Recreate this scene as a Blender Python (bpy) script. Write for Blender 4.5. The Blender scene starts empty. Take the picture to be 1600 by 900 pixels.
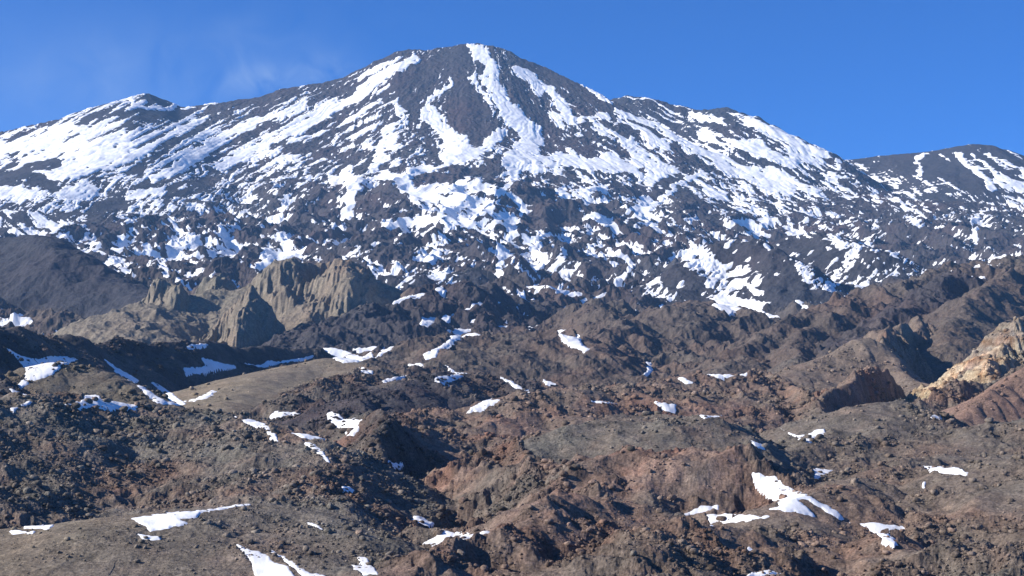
import bpy, math, os, time
import numpy as np
from mathutils import Vector
from math import radians, sin, cos, tan, atan, pi
T0 = time.time()
Q = float(os.environ.get('SCENE_Q', '1'))
scene = bpy.context.scene
COL = scene.collection

# ------------------------------------------------------------------ camera
HFOV, PITCH, IW, IH = radians(36.0), radians(6.2), 1600.0, 900.0
F = (IW/2)/tan(HFOV/2)
cam_data = bpy.data.cameras.new('camera')
cam_data.sensor_width = 36.0
cam_data.lens = 18.0/tan(HFOV/2)
cam_data.clip_start, cam_data.clip_end = 0.5, 60000.0
cam = bpy.data.objects.new('camera', cam_data)
cam.location = (0, 0, 0)
cam.rotation_euler = (pi/2 + PITCH, 0, 0)
COL.objects.link(cam)
scene.camera = cam
scene.view_settings.view_transform = 'Standard'
scene.view_settings.look = 'None'
scene.view_settings.gamma = 1.0
scene.view_settings.exposure = 0.80
scene.view_settings.use_curve_mapping = False

# ------------------------------------------------------------------ light
SUN = np.array([-0.84, -0.14, 0.47]); SUN /= np.linalg.norm(SUN)
SUN_EL = math.asin(SUN[2]); SUN_AZ = math.atan2(SUN[0], SUN[1])   # clockwise from +Y
sd = bpy.data.lights.new('sun', 'SUN')
sd.energy = 5.0; sd.angle = radians(0.53); sd.color = (1.0, 0.94, 0.85)
so = bpy.data.objects.new('sun', sd); COL.objects.link(so)
so.rotation_euler = Vector(SUN.tolist()).to_track_quat('Z', 'Y').to_euler()
so.location = (-2000, -400, 3000)

world = bpy.data.worlds.new('World'); scene.world = world
world.use_nodes = True
nt = world.node_tree; nt.nodes.clear()
sky = nt.nodes.new('ShaderNodeTexSky'); sky.sky_type = 'NISHITA'; sky.sun_disc = False
sky.sun_elevation = SUN_EL; sky.sun_rotation = SUN_AZ
sky.altitude = 4500; sky.air_density = 1.0; sky.dust_density = 0.0; sky.ozone_density = 3.0
tint = nt.nodes.new('ShaderNodeMix'); tint.data_type = 'RGBA'; tint.blend_type = 'MULTIPLY'
tint.inputs['Factor'].default_value = 1.0
tint.inputs['B'].default_value = (0.24, 0.76, 1.42, 1)
bg = nt.nodes.new('ShaderNodeBackground'); bg.inputs['Strength'].default_value = 0.074
wo = nt.nodes.new('ShaderNodeOutputWorld')
nt.links.new(sky.outputs['Color'], tint.inputs['A'])
# a faint veil of wind-blown cloud over the left shoulder of the mountain, in the sky itself
tc = nt.nodes.new('ShaderNodeTexCoord')
def wmath(op, a, b=None):
    n = nt.nodes.new('ShaderNodeMath'); n.operation = op
    for i, v in enumerate((a, b)):
        if v is None: continue
        if isinstance(v, (int, float)): n.inputs[i].default_value = v
        else: nt.links.new(v, n.inputs[i])
    return n.outputs[0]
def sky_dir(px, py):
    v = (450-py)/F; h = (px-800)/F
    d = np.array([h, cos(PITCH)-v*sin(PITCH), sin(PITCH)+v*cos(PITCH)])
    return d/np.linalg.norm(d)
def blob(px, py, sx, sy, rot):
    """gaussian patch of sky round one direction"""
    mp = nt.nodes.new('ShaderNodeMapping'); mp.vector_type = 'POINT'
    d = sky_dir(px, py)
    sub = nt.nodes.new('ShaderNodeVectorMath'); sub.operation = 'SUBTRACT'
    sub.inputs[1].default_value = d.tolist()
    nt.links.new(tc.outputs['Generated'], sub.inputs[0])
    r = nt.nodes.new('ShaderNodeVectorRotate'); r.rotation_type = 'Y_AXIS'; r.inputs['Angle'].default_value = rot
    nt.links.new(sub.outputs[0], r.inputs['Vector'])
    sc_ = nt.nodes.new('ShaderNodeVectorMath'); sc_.operation = 'MULTIPLY'
    sc_.inputs[1].default_value = (F/sx, 1.0, F/sy)
    nt.links.new(r.outputs[0], sc_.inputs[0])
    ln = nt.nodes.new('ShaderNodeVectorMath'); ln.operation = 'DOT_PRODUCT'
    nt.links.new(sc_.outputs[0], ln.inputs[0]); nt.links.new(sc_.outputs[0], ln.inputs[1])
    return wmath('EXPONENT', wmath('MULTIPLY', ln.outputs['Value'], -1.0))
nz = nt.nodes.new('ShaderNodeTexNoise'); nz.inputs['Scale'].default_value = 34; nz.inputs['Detail'].default_value = 8
nz.inputs['Distortion'].default_value = 0.6
nt.links.new(tc.outputs['Generated'], nz.inputs['Vector'])
nmod = wmath('MAXIMUM', wmath('MULTIPLY', wmath('SUBTRACT', nz.outputs['Fac'], 0.34), 3.0), 0.0)
b1 = blob(250, 112, 230, 60, 0.2); b2 = blob(450, 118, 85, 22, 0.15); b3 = blob(60, 130, 260, 130, 0.0)
veil = wmath('ADD', wmath('MULTIPLY', wmath('ADD', wmath('MULTIPLY', b1, 0.11), wmath('MULTIPLY', b2, 0.30)), nmod),
             wmath('MULTIPLY', b3, 0.06))
veil = wmath('MINIMUM', veil, 0.5)
cm = nt.nodes.new('ShaderNodeMix'); cm.data_type = 'RGBA'
nt.links.new(veil, cm.inputs['Factor']); nt.links.new(tint.outputs['Result'], cm.inputs['A'])
cm.inputs['B'].default_value = (6.2, 7.4, 8.2, 1)
nt.links.new(cm.outputs['Result'], bg.inputs['Color'])
nt.links.new(bg.outputs[0], wo.inputs['Surface'])

try:
    scene.cycles.use_denoising = True
    scene.cycles.denoiser = 'OPENIMAGEDENOISE'
    scene.cycles.denoising_prefilter = 'ACCURATE'
    scene.cycles.max_bounces = 4
    scene.cycles.diffuse_bounces = 2
    scene.cycles.volume_bounces = 1
    scene.cycles.volume_max_steps = 16
except Exception as e:
    print(e)

# ------------------------------------------------------------------ noise
f32 = np.float32
_rng = np.random.default_rng(7)
_ang = _rng.uniform(0, 2*pi, 65536).astype(f32)
_GX, _GY = np.cos(_ang), np.sin(_ang)
_VAL = _rng.uniform(-1, 1, 65536).astype(f32)
def gnoise(x, y, seed=0):
    x = (x + seed*37.19).astype(f32); y = (y + seed*71.53).astype(f32)
    xf = np.floor(x); yf = np.floor(y)
    xi = xf.astype(np.int32); yi = yf.astype(np.int32)
    x = x-xf; y = y-yf
    def g(ix, iy, dx, dy):
        h = (((xi+ix) & 255) << 8) | ((yi+iy) & 255)
        return _GX[h]*dx + _GY[h]*dy
    u = x*x*x*(x*(x*6-15)+10); v = y*y*y*(y*(y*6-15)+10)
    a = g(0, 0, x, y); b = g(1, 0, x-1, y); c = g(0, 1, x, y-1); d = g(1, 1, x-1, y-1)
    a = a + (b-a)*u; c = c + (d-c)*u
    return (a + (c-a)*v)*1.5
def sstep(a, b, x):
    t = np.clip((x-a)/(b-a), 0, 1); return t*t*(3-2*t)

# ------------------------------------------------------------------ picture point + distance -> place
def tval(py):
    v = (450.0-py)/F
    return (sin(PITCH)+v*cos(PITCH))/(cos(PITCH)-v*sin(PITCH))
def place(px, py, Y):
    t = tval(py); u = (px-800)/F*(cos(PITCH)+t*sin(PITCH))
    return np.array([u*Y, Y, t*Y], float)
def project(x, y, z):
    c = y*cos(PITCH)+z*sin(PITCH)
    v = (-y*sin(PITCH)+z*cos(PITCH))/c
    return 800+F*x/c, 450-F*v

# ------------------------------------------------------------------ the large slope: profile of the valley side and the volcano
YK = [5, 60, 200, 350, 500, 700, 1000, 1400, 1900, 2500, 3200, 4000, 5000, 6000, 7000, 8000, 9000]
SKY_ROW = [(-500,300),(-250,228),(0,206),(60,192),(120,182),(180,166),(215,158),(245,160),(275,167),(320,162),(400,152),(440,138),
           (500,129),(530,122),(555,110),(580,97),(620,80),(640,77),(665,77),(690,74),(720,68),(745,68),(770,71),(800,82),(850,103),
           (900,128),(950,152),(1000,181),(1050,206),(1100,230),(1150,255),(1210,280),(1300,300),(1400,305),(1500,312),(1600,318),(1850,330),(2100,340)]
SKY_Y = [(-500,8300),(0,8500),(230,8600),(400,8700),(550,8850),(640,8950),(750,9000),(850,8950),(950,8650),(1050,8350),(1200,8000),
         (1300,7800),(1500,7600),(1850,7500),(2100,7500)]
NU = int(1640*Q); NV = int(2500*Q)
UMAX = 0.335
nin = int(NU*0.9); nout = NU-nin
side = UMAX + np.linspace(0, 1, nout//2+1)[1:]**1.6*0.19
ug = np.concatenate([-side[::-1], np.linspace(-UMAX, UMAX, nin), side]); NU = len(ug)
rowk = [None, None, None, 1010, 925, 850, 765, 690, 630, 588, 548, 500, 436, 364, 290, 205]
def base_profile(px):
    """height/depth ratio along one line of sight of the smooth mountain side"""
    sr = np.interp(px, *zip(*SKY_ROW)); sy = np.interp(px, *zip(*SKY_Y))
    ys = np.array(YK[3:16] + [9000.0]); rr = np.array(rowk[3:16] + [70.0])
    m = ys > 4000
    ys = ys.copy(); yk = 4000+(ys[m]-4000)*(sy-4000)/5000.0
    lo, hi = 500.0, sr
    frac = (500.0-rr[m])/430.0
    rr2 = rr.copy(); rr2[m] = lo-(lo-hi)*frac
    ys[m] = yk
    return ys, rr2, sr, sy
# row spacing: dense where the picture sees much of the ground
yy = np.concatenate([np.geomspace(5, 340, 40)[:-1], np.linspace(340, 9300, 6000)])
tt = np.array([tval(r) for r in np.interp(yy, YK[3:16]+[9000], rowk[3:16]+[70])])
dens = 1.0/np.maximum(yy, 340)*0.10 + np.abs(np.gradient(tt, yy))*1.0 + 0.55/9000
dens[yy < 430] *= 0.25
cum = np.cumsum(dens*np.gradient(yy)); cum /= cum[-1]
yg = np.interp(np.linspace(0, 1, NV-40), cum, yy)
yg = np.concatenate([yg, 9300+np.geomspace(8, 5500, 40)]); NV = len(yg)
yg[0] = -60.0
yclamp = np.maximum(yg, 6.0)
dY = np.gradient(yg)
SP = np.maximum(dY*0.28, np.maximum(yclamp, 100)*(ug[NU//2+1]-ug[NU//2])).astype(f32)
U = ug.astype(f32)[None, :]; YG = yg.astype(f32)[:, None]
X = (np.maximum(yclamp, 40).astype(f32)[:, None]*U*np.ones_like(YG)); Yf = np.broadcast_to(YG, X.shape).astype(f32).copy()
pxs = 800+F*ug/(cos(PITCH)+0.12*sin(PITCH))
B = np.zeros_like(X)
for j in range(NU):
    ys, rr, sr, sy = base_profile(pxs[j])
    r = np.interp(yg, ys, rr)
    v = (450.0-r)/F
    z = (sin(PITCH)+v*cos(PITCH))/(cos(PITCH)-v*sin(PITCH))*yg
    near = yg < ys[0]
    z[near] = np.interp(yg[near], [-60, 0, 60, 200, ys[0]], [-1.6, -2.2, -16, -36, ys[0]*tval(rr[0])])
    far = yg > sy
    zt = sy*tval(sr); dd = yg[far]-sy
    z[far] = zt-0.45*dd-dd*dd*2e-5
    B[:, j] = z
# round the skyline and knots a little
def smooth_rows(A, n):
    k = np.ones(n)/n
    P = np.pad(A, ((n//2, n//2), (0, 0)), mode='edge'); c = np.cumsum(np.vstack([np.zeros((1, A.shape[1])), P]), 0)
    return ((c[n:]-c[:-n])/n).astype(f32)
def smooth_cols(A, n):
    return smooth_rows(A.T.copy(), n).T.copy()
n1 = max(3, int(25*Q))//2*2+1
keep = sstep(3800, 4600, Yf)
B2 = smooth_rows(B, n1); B = B + (B2-B)*np.clip(1.0-sstep(8200, 8400, Yf), 0, 1)
B = B.astype(f32)
print('grid', NU, NV, 'base', round(time.time()-T0, 1))

def octave(lam, seed, kind='g', x=None, y=None, sx=1.0, sy=1.0):
    """one octave of noise over the grid, only on the rows fine enough to carry it"""
    w = np.clip((lam/SP-2.2)/2.5, 0, 1)
    out = np.zeros_like(X)
    rows = np.nonzero(w > 0)[0]
    if len(rows) == 0: return out
    a, b = rows.min(), rows.max()+1
    n = gnoise((X[a:b] if x is None else x[a:b])/(lam*sx), (Yf[a:b] if y is None else y[a:b])/(lam*sy), seed)
    if kind == 'r': n = 0.55-np.abs(n)*1.9
    if kind == 'b': n = np.abs(n)*1.9-0.55
    out[a:b] = n*w[a:b, None]
    return out

# ------------------------------------------------------------------ domain warp so that no crest runs ruler-straight
WX = np.zeros_like(X); WY = np.zeros_like(X)
for lam, amp in ((700, 0.10), (260, 0.10), (90, 0.09), (32, 0.08), (12, 0.07)):
    lim = np.clip(Yf/(lam*7.0)-0.15, 0, 1)
    WX += octave(lam, 11+lam, 'g')*lam*amp*lim
    WY += octave(lam, 57+lam, 'g')*lam*amp*lim*1.4
XW = X+WX; YW = Yf+WY

# ------------------------------------------------------------------ landforms
# palette: base colours of the rock and scree
PAL = dict(
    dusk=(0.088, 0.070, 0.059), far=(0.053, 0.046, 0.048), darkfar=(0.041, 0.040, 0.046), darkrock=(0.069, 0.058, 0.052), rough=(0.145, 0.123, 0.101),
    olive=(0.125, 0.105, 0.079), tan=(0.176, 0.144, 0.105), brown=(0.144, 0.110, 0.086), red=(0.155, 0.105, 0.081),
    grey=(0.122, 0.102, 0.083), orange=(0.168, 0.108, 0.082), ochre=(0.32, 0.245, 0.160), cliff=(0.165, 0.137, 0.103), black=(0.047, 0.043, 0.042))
LF = []
def L(name, col, rough, pts, sf, sb, rnd=None, k=1.0, reach=None, label=None, cat=None, sr=None):
    LF.append(dict(name=name, col=col, rough=rough, pts=[place(*p) for p in pts], sf=sf, sb=sb, rnd=rnd, k=k, reach=reach, label=label, cat=cat, sr=sr))
# behind: right shoulder and far right cone
L('hill', 'darkfar', 0.9, [(930,165,9300),(975,154,9300),(1020,161,9200),(1060,172,9100),(1090,174,9000),(1130,170,8900),(1180,184,8700),
   (1235,213,8500),(1290,238,8300),(1330,268,8100)], 0.62, 0.6, 30)
L('hill', 'darkfar', 0.35, [(1300,250,8900),(1370,243,8900),(1430,240,8800),(1480,233,8700),(1525,225,8650),(1565,233,8600),(1640,264,8600),(1800,280,8600)], 0.55, 0.6, 60)
# small crater cone on the left skyline
L('crater_cone', 'darkfar', 0.2, [(205,155,8450),(222,149,8500),(238,148,8550),(262,157,8600)], 0.50, 0.6, 12)
# dark domed hill at left
L('hill', 'darkfar', 0.30, [(-160,420,4700),(-60,385,4650),(20,370,4600),(80,372,4500),(125,392,4350),(160,415,4250),(200,440,4100),(228,462,3950)], 0.80, 0.7, 70)
# crags
APR = 'cliff'
L('scree_apron', 'cliff', 0.5, [(170,510,3250),(215,488,3350),(262,470,3500),(330,458,3600),(420,450,3650),(520,440,3650),(575,444,3600),(610,470,3500)], 0.42, 0.5, 40)
L('crag', 'cliff', 0.8, [(268,442,3560),(277,452,3500)], 1.25, 1.1, 26, 0.4, label='pointed tan crag at the left end of the crag group, beside the dark domed hill', cat='crag')
L('crag', 'cliff', 1.0, [(338,441,3720),(350,436,3700),(362,444,3690)], 1.2, 1.0, 12, 0.4, label='low rounded rock knob between the pointed crag and the central crag', cat='crag')
L('crag', 'cliff', 0.8, [(398,460,3230),(408,470,3200),(404,482,3150),(400,500,3090)], 1.45, 1.1, 18, 0.4, label='steep central crag with a lit left edge and a long shaded right face', cat='crag')
L('crag', 'cliff', 0.8, [(420,432,3620),(447,416,3600),(470,412,3620),(492,416,3640),(512,418,3640)], 1.5, 1.0, 26, 0.4, label='fluted cliff wall of tan columns behind the central crag', cat='crag')
L('crag', 'cliff', 0.8, [(447,418,3590),(443,444,3490)], 1.5, 1.1, 20, 0.4, label='narrow tan buttress standing out of the fluted cliff wall', cat='crag')
L('crag', 'cliff', 0.8, [(526,412,3560),(540,421,3500),(545,440,3420),(548,455,3390)], 1.2, 1.1, 34, 0.4, label='large domed crag at the right end of the crag group', cat='crag')
# middle distance
L('hill', 'far', 0.9, [(430,548,2900),(500,520,3050),(560,492,3200),(620,470,3400),(700,452,3650),(780,440,3900)], 0.42, 0.3, 25)
L('hill', 'dusk', 0.85, [(560,560,2350),(640,540,2400),(700,524,2450),(780,521,2500),(850,523,2520),(900,540,2450),(935,565,2400)], 0.42, 0.4, 60)
L('spur', 'dusk', 0.8, [(950,462,3700),(962,490,3300),(968,520,2950),(965,550,2650),(955,585,2350)], 0.55, 0.5, 10, 0.5)
L('hill', 'darkfar', 0.5, [(1100,400,4700),(1150,378,4800),(1200,385,4750),(1240,410,4600)], 0.6, 0.6, 40)
L('hill', 'darkfar', 0.4, [(1205,388,5200),(1270,372,5200),(1320,380,5100),(1360,400,5000)], 0.55, 0.5, 40)
L('hill', 'dusk', 0.7, [(1020,520,3150),(1060,492,3250),(1100,478,3350),(1150,486,3350),(1190,510,3200)], 0.5, 0.5, 25)
L('hill', 'darkfar', 0.4, [(560,455,4300),(600,440,4400),(680,432,4500),(740,440,4500)], 0.45, 0.5, 30)
# large dark ridge at right
L('ridge', 'dusk', 0.8, [(1090,600,2150),(1150,566,2400),(1210,530,2600),(1270,494,2850),(1340,462,3100),(1410,434,3350),(1480,418,3500),(1600,402,3600),(1800,385,3700)], 0.50, 0.6, 20)
L('spur', 'far', 0.9, [(1470,425,3400),(1440,465,3000),(1400,500,2700),(1385,530,2450)], 0.55, 0.5, 12, 0.5)
L('spur', 'dusk', 0.6, [(1330,468,3050),(1300,505,2750),(1270,540,2500),(1245,575,2250)], 0.6, 0.5, 8, 0.5)
L('spur', 'dusk', 0.6, [(1620,402,3600),(1560,440,3100),(1520,480,2700),(1480,520,2300)], 0.5, 0.5, 10, 0.5)
L('crag', 'brown', 0.9, [(1372,534,2050),(1384,516,2120),(1405,512,2220),(1445,506,2420)], 1.6, 0.9, 5, 0.4, label='jagged dark crag on the flank of the right ridge', cat='crag')
L('hill', 'brown', 0.35, [(1225,590,1900),(1265,566,1950),(1310,538,2000),(1345,530,2020),(1375,545,2000),(1405,566,1950),(1440,590,1850)], 0.5, 0.6, 12)
L('crag', 'red', 0.8, [(1302,614,1450),(1322,594,1500),(1345,586,1570),(1386,582,1690)], 1.5, 0.8, 4, 0.4, label='blocky red-brown outcrop whose steep right face lies in black shadow', cat='crag')
L('hill', 'brown', 0.6, [(1100,610,1550),(1150,596,1560),(1195,580,1560),(1230,592,1500),(1258,612,1420),(1285,636,1340)], 0.75, 0.5, 4, sr=2.0)
# left middle
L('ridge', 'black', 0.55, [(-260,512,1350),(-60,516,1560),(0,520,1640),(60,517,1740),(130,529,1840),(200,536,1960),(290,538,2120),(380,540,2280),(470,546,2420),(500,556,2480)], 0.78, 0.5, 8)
L('hill', 'tan', 0.10, [(300,640,1500),(345,615,1600),(400,592,1700),(450,574,1780),(492,561,1830),(530,563,1820),(570,578,1760),(620,598,1650)], 0.34, 0.42, 30)
L('ridge', 'darkrock', 0.8, [(430,640,1450),(480,612,1520),(530,585,1600),(580,572,1700)], 0.4, 0.35, 12)
L('hill', 'far', 0.6, [(560,625,1450),(640,600,1560),(720,588,1700),(780,592,1750),(840,604,1700)], 0.32, 0.3, 25)
L('hill', 'olive', 0.35, [(-30,640,1060),(30,612,1180),(68,587,1230),(108,568,1260),(155,575,1260),(200,592,1230),(248,614,1200),(290,634,1170)], 0.42, 0.5, 14)
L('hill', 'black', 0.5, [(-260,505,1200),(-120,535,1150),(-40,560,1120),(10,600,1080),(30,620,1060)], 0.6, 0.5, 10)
# right middle
L('hill', 'red', 0.6, [(600,680,1050),(650,650,1140),(720,636,1200),(790,627,1230),(860,617,1270),(930,614,1320),(1000,603,1400),(1090,592,1450),(1170,588,1470)], 0.33, 0.3, 12)
L('hill', 'grey', 0.55, [(820,735,900),(880,704,930),(945,672,970),(1005,647,1000),(1075,647,1000),(1125,668,980),(1180,705,930),(1215,740,890)], 0.36, 0.4, 20)
L('hill', 'grey', 0.4, [(1190,725,960),(1225,698,1000),(1285,666,1050),(1345,640,1090),(1400,630,1100),(1455,646,1080),(1520,680,1010),(1570,705,960)], 0.34, 0.45, 25)
L('hill', 'red', 0.9, [(742,738,880),(800,714,895),(850,726,860),(910,742,800),(960,732,790),(1030,712,800),(1095,706,800),(1150,720,780),(1190,752,740),(1215,790,690)], 0.36, 0.5, 8)
L('hill', 'brown', 0.45, [(1190,800,640),(1270,770,720),(1340,752,780),(1420,745,820),(1480,738,830),(1540,730,800),(1620,712,760),(1800,690,740)], 0.32, 0.4, 15)
# ochre cliff and orange slope at the right edge
L('ochre_cliff', 'ochre', 0.8, [(1528,578,1500),(1544,562,1530),(1566,538,1560),(1600,507,1600),(1680,462,1650),(1800,420,1700)], 1.35, 0.7, 5, 0.4, label='banded ochre cliff rising to the right edge above the orange slope', cat='cliff')
L('hill', 'brown', 0.8, [(1440,640,1330),(1490,612,1380),(1540,602,1420),(1600,578,1450),(1800,520,1500)], 0.45, 0.5, 6)
L('hill', 'orange', 0.20, [(1500,655,1180),(1535,622,1220),(1570,598,1250),(1610,572,1280),(1700,530,1320),(1850,480,1350)], 0.62, 0.6, 6)
L('hill', 'grey', 0.45, [(1400,720,900),(1460,700,940),(1520,690,980),(1570,670,1000),(1640,640,1020),(1800,610,1050)], 0.30, 0.4, 12)
# front left
L('hill', 'rough', 0.9, [(-260,655,820),(-100,632,860),(0,622,880),(60,617,900),(130,628,920),(220,635,940),(320,640,940),(390,652,920),(450,668,890),(495,690,850),(500,720,800)], 0.30, 0.5, 16)
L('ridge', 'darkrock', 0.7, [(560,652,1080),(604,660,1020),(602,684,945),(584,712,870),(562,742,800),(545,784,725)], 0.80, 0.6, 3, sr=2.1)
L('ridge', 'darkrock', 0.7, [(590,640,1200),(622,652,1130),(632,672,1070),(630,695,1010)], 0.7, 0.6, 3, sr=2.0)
# front
L('hill', 'tan', 0.10, [(-260,850,560),(-60,836,570),(0,828,575),(100,817,580),(200,806,585),(290,798,590)], 0.24, 0.4, 14)
L('hill', 'rough', 0.42, [(330,796,592),(375,789,600),(440,793,600),(500,806,590),(560,836,560),(600,870,535),(640,905,505)], 0.24, 0.4, 14)
L('hill', 'red', 0.7, [(600,905,490),(650,872,520),(700,850,540),(760,841,550),(800,846,550),(840,822,570),(900,795,600),(960,772,630),(1010,775,630),(1060,800,600),(1100,840,560),(1150,890,510)], 0.36, 0.42, 8)
L('hill', 'brown', 0.7, [(1040,850,520),(1080,822,560),(1120,812,575),(1200,813,590),(1290,815,600),(1340,830,590),(1390,852,565),(1450,868,550),(1520,860,550),(1600,850,560),(1800,830,570)], 0.32, 0.5, 8)

H = B.copy(); ID = np.zeros(X.shape, np.int16); RGH = np.full(X.shape, 1.0, f32); BIG = np.ones(X.shape, f32)
CR = np.zeros(X.shape+(3,), f32); CR[:] = PAL['far']
CR += (np.array(PAL['dusk'], f32)-CR)*sstep(5200, 3600, Yf)[..., None]
fb = sstep(3000, 1300, Yf)[..., None]
CR += (np.array(PAL['brown'], f32)-CR)*fb
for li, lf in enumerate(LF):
    P = np.array(lf['pts']); ym, yM = P[:, 1].min(), P[:, 1].max()
    steep = max(lf['sf'], 0.3)
    reach = lf['reach'] or (0.55*yM if steep < 0.9 else 0.16*yM)
    a = np.searchsorted(yg, ym-reach); b = np.searchsorted(yg, yM+reach)
    um, uM = (P[:, 0]/P[:, 1]).min()-reach/ym, (P[:, 0]/P[:, 1]).max()+reach/ym
    c = np.searchsorted(ug, um); d = np.searchsorted(ug, uM)
    if b-a < 2 or d-c < 2: continue
    x = XW[a:b, c:d]; y = YW[a:b, c:d]
    # smooth crest: subdivide the polyline (Catmull-Rom)
    Q_ = []
    PP = np.vstack([2*P[0]-P[1], P, 2*P[-1]-P[-2]])
    for i in range(1, len(PP)-2):
        for t in (0, 0.5):
            p0, p1, p2, p3 = PP[i-1], PP[i], PP[i+1], PP[i+2]
            Q_.append(0.5*((2*p1)+(-p0+p2)*t+(2*p0-5*p1+4*p2-p3)*t*t+(-p0+3*p1-3*p2+p3)*t**3))
    Q_.append(P[-1]); Q_ = np.array(Q_)
    rnd = lf['rnd'] or 10
    h = np.full(x.shape, -1e6, f32)
    sr = lf['sr'] or (1.75 if yM < 2300 and lf['col'] != 'tan' else 1.25)
    if lf['cat']:
        w_ = 0.011*yM
        flute = gnoise(x/w_, y/(w_*4), li)*w_*0.34+gnoise(x/(w_*0.42), y/(w_*2), li+5)*w_*0.15+gnoise(x/(w_*2.3), y/(w_*9), li+9)*w_*0.6+gnoise(x/(w_*0.2), y/(w_*0.8), li+7)*w_*0.16
    for i in range(len(Q_)-1):
        p, q = Q_[i], Q_[i+1]
        ex, ey = q[0]-p[0], q[1]-p[1]; l2 = ex*ex+ey*ey+1e-9
        t = np.clip(((x-p[0])*ex+(y-p[1])*ey)/l2, 0, 1)
        dx = x-(p[0]+t*ex); dy = y-(p[1]+t*ey); dist = np.sqrt(dx*dx+dy*dy)+1e-3
        s_ = lf['sb']+(lf['sf']-lf['sb'])*sstep(0.35, -0.35, dy/dist)
        s_ = s_*(1+(sr-1)*sstep(0.15, 0.95, dx/dist))
        if lf['cat']: dist = np.maximum(dist+flute*sstep(0, w_*0.9, dist), 0)
        hh = p[2]+t*(q[2]-p[2])-s_*(np.sqrt(dist*dist+rnd*rnd)-rnd)-np.maximum(dist-0.45*reach, 0)**2/reach*1.2
        h = np.maximum(h, hh)
    cur = H[a:b, c:d]; k = np.maximum(Yf[a:b, c:d], 100)*0.006*lf['k']
    w = np.clip(0.5+0.5*(h-cur)/k, 0, 1)
    H[a:b, c:d] = cur+(h-cur)*w+k*w*(1-w)
    ID[a:b, c:d] = np.where(w > 0.5, li+1, ID[a:b, c:d])
    RGH[a:b, c:d] += (lf['rough']-RGH[a:b, c:d])*w
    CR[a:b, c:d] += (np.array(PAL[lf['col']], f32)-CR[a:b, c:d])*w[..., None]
    BIG[a:b, c:d] += ((0.25 if lf['col'] in ('rough', 'olive', 'tan') else 1.0)-BIG[a:b, c:d])*w
print('landforms', len(LF), round(time.time()-T0, 1))

# broad relief of the volcano and the lava fields below it
SX, SY, SZ = place(750, 70, 9000)
th = np.arctan2(X-SX, (SY+900)-Yf); rr_ = np.hypot(X-SX, SY-Yf)
mtn = sstep(4200, 6200, Yf)
tw = th+0.035*gnoise(X/330, Yf/330, 8)+0.018*gnoise(X/120, Yf/120, 9)
gm = 0.35+sstep(-0.3, 0.4, gnoise(X/500, Yf/700, 12))*0.65
gul = 0.6*gnoise(th*14, rr_/2600, 3)+0.7*gnoise(tw*33, rr_/900, 4)+gm*0.6*gnoise(tw*70, rr_/450, 5)+gm*0.25*gnoise(tw*140, rr_/260, 6)
fade = sstep(100, 900, rr_)*sstep(9300, 8700, Yf+0*X)
H += gul*5*mtn*fade*np.where(ID == 0, 1.0, 0.35)
lava = sstep(2600, 4200, Yf)*sstep(7900, 6600, Yf)
SR1, SR2, SR3 = octave(430, 22, 'r'), octave(210, 23, 'r'), octave(105, 24, 'r')
SM = octave(900, 21)*60+SR1*58+SR2*36+SR3*14
H += SM*lava*np.where(RGH > 0.3, 1.0, 0.45)*np.where(ID == 0, 1.0, 0.35)
# medium relief everywhere
fg = sstep(3200, 1500, Yf)
H += (octave(150, 31, 'r')*12+octave(70, 32, 'r')*8.5)*fg*sstep(300, 700, Yf)*np.clip(RGH, 0.0, 1)*BIG
HS = H.copy()                                    # smooth relief, carries the snow
# fine relief: blocks and rubble
ROUGH = np.zeros_like(X)
far_w = sstep(1500, 3200, Yf)
for lam, sd_ in ((120, 41), (62, 42), (33, 43), (18, 44), (10, 45)):
    upk = 1-(0.72 if lam > 50 else 0.35)*sstep(6300, 7600, Yf)-(0.25 if lam > 50 else 0.0)*sstep(7000, 6000, Yf)*sstep(4200, 4800, Yf)
    ROUGH += octave(lam, sd_, 'r')*lam*0.17*far_w*upk
    ROUGH += octave(lam*0.8, sd_+50, 'g')*lam*0.13*far_w*upk
near_w = 1-far_w
for lam, sd_, am in ((28, 51, 0.18), (13, 52, 0.17), (6.5, 53, 0.17), (3.4, 54, 0.15), (1.8, 55, 0.19), (0.95, 56, 0.22)):
    ROUGH += octave(lam, sd_, 'r' if sd_ % 2 else 'b')*lam*am*near_w*(0.4+0.6*BIG if lam > 10 else 1)
    ROUGH += octave(lam*0.83, sd_+70, 'g')*lam*am*0.6*near_w
OUTC = sstep(-0.05, 0.22, octave(110, 177)*0.8+octave(60, 77)*0.8+0.6*octave(26, 78)+0.45*octave(11, 79)+0.25*octave(5, 80))
mnd = np.isin(ID, [i_+1 for i_, lf in enumerate(LF) if lf['col'] in ('rough', 'darkrock')])
OUTC = np.where(mnd, 0.4+0.6*OUTC, OUTC)
patch = 0.50+np.where(mnd, 0.45, 0.75)*OUTC
ROUGH *= RGH*(patch*near_w+far_w)

PX, PY = project(X.astype(float), np.maximum(Yf, 20.0), HS.astype(float))
PX = PX.astype(f32); PY = PY.astype(f32)
vis = PY <= np.minimum.accumulate(np.where(Yf > 430, PY, 2000), axis=0)+3.0

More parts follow.
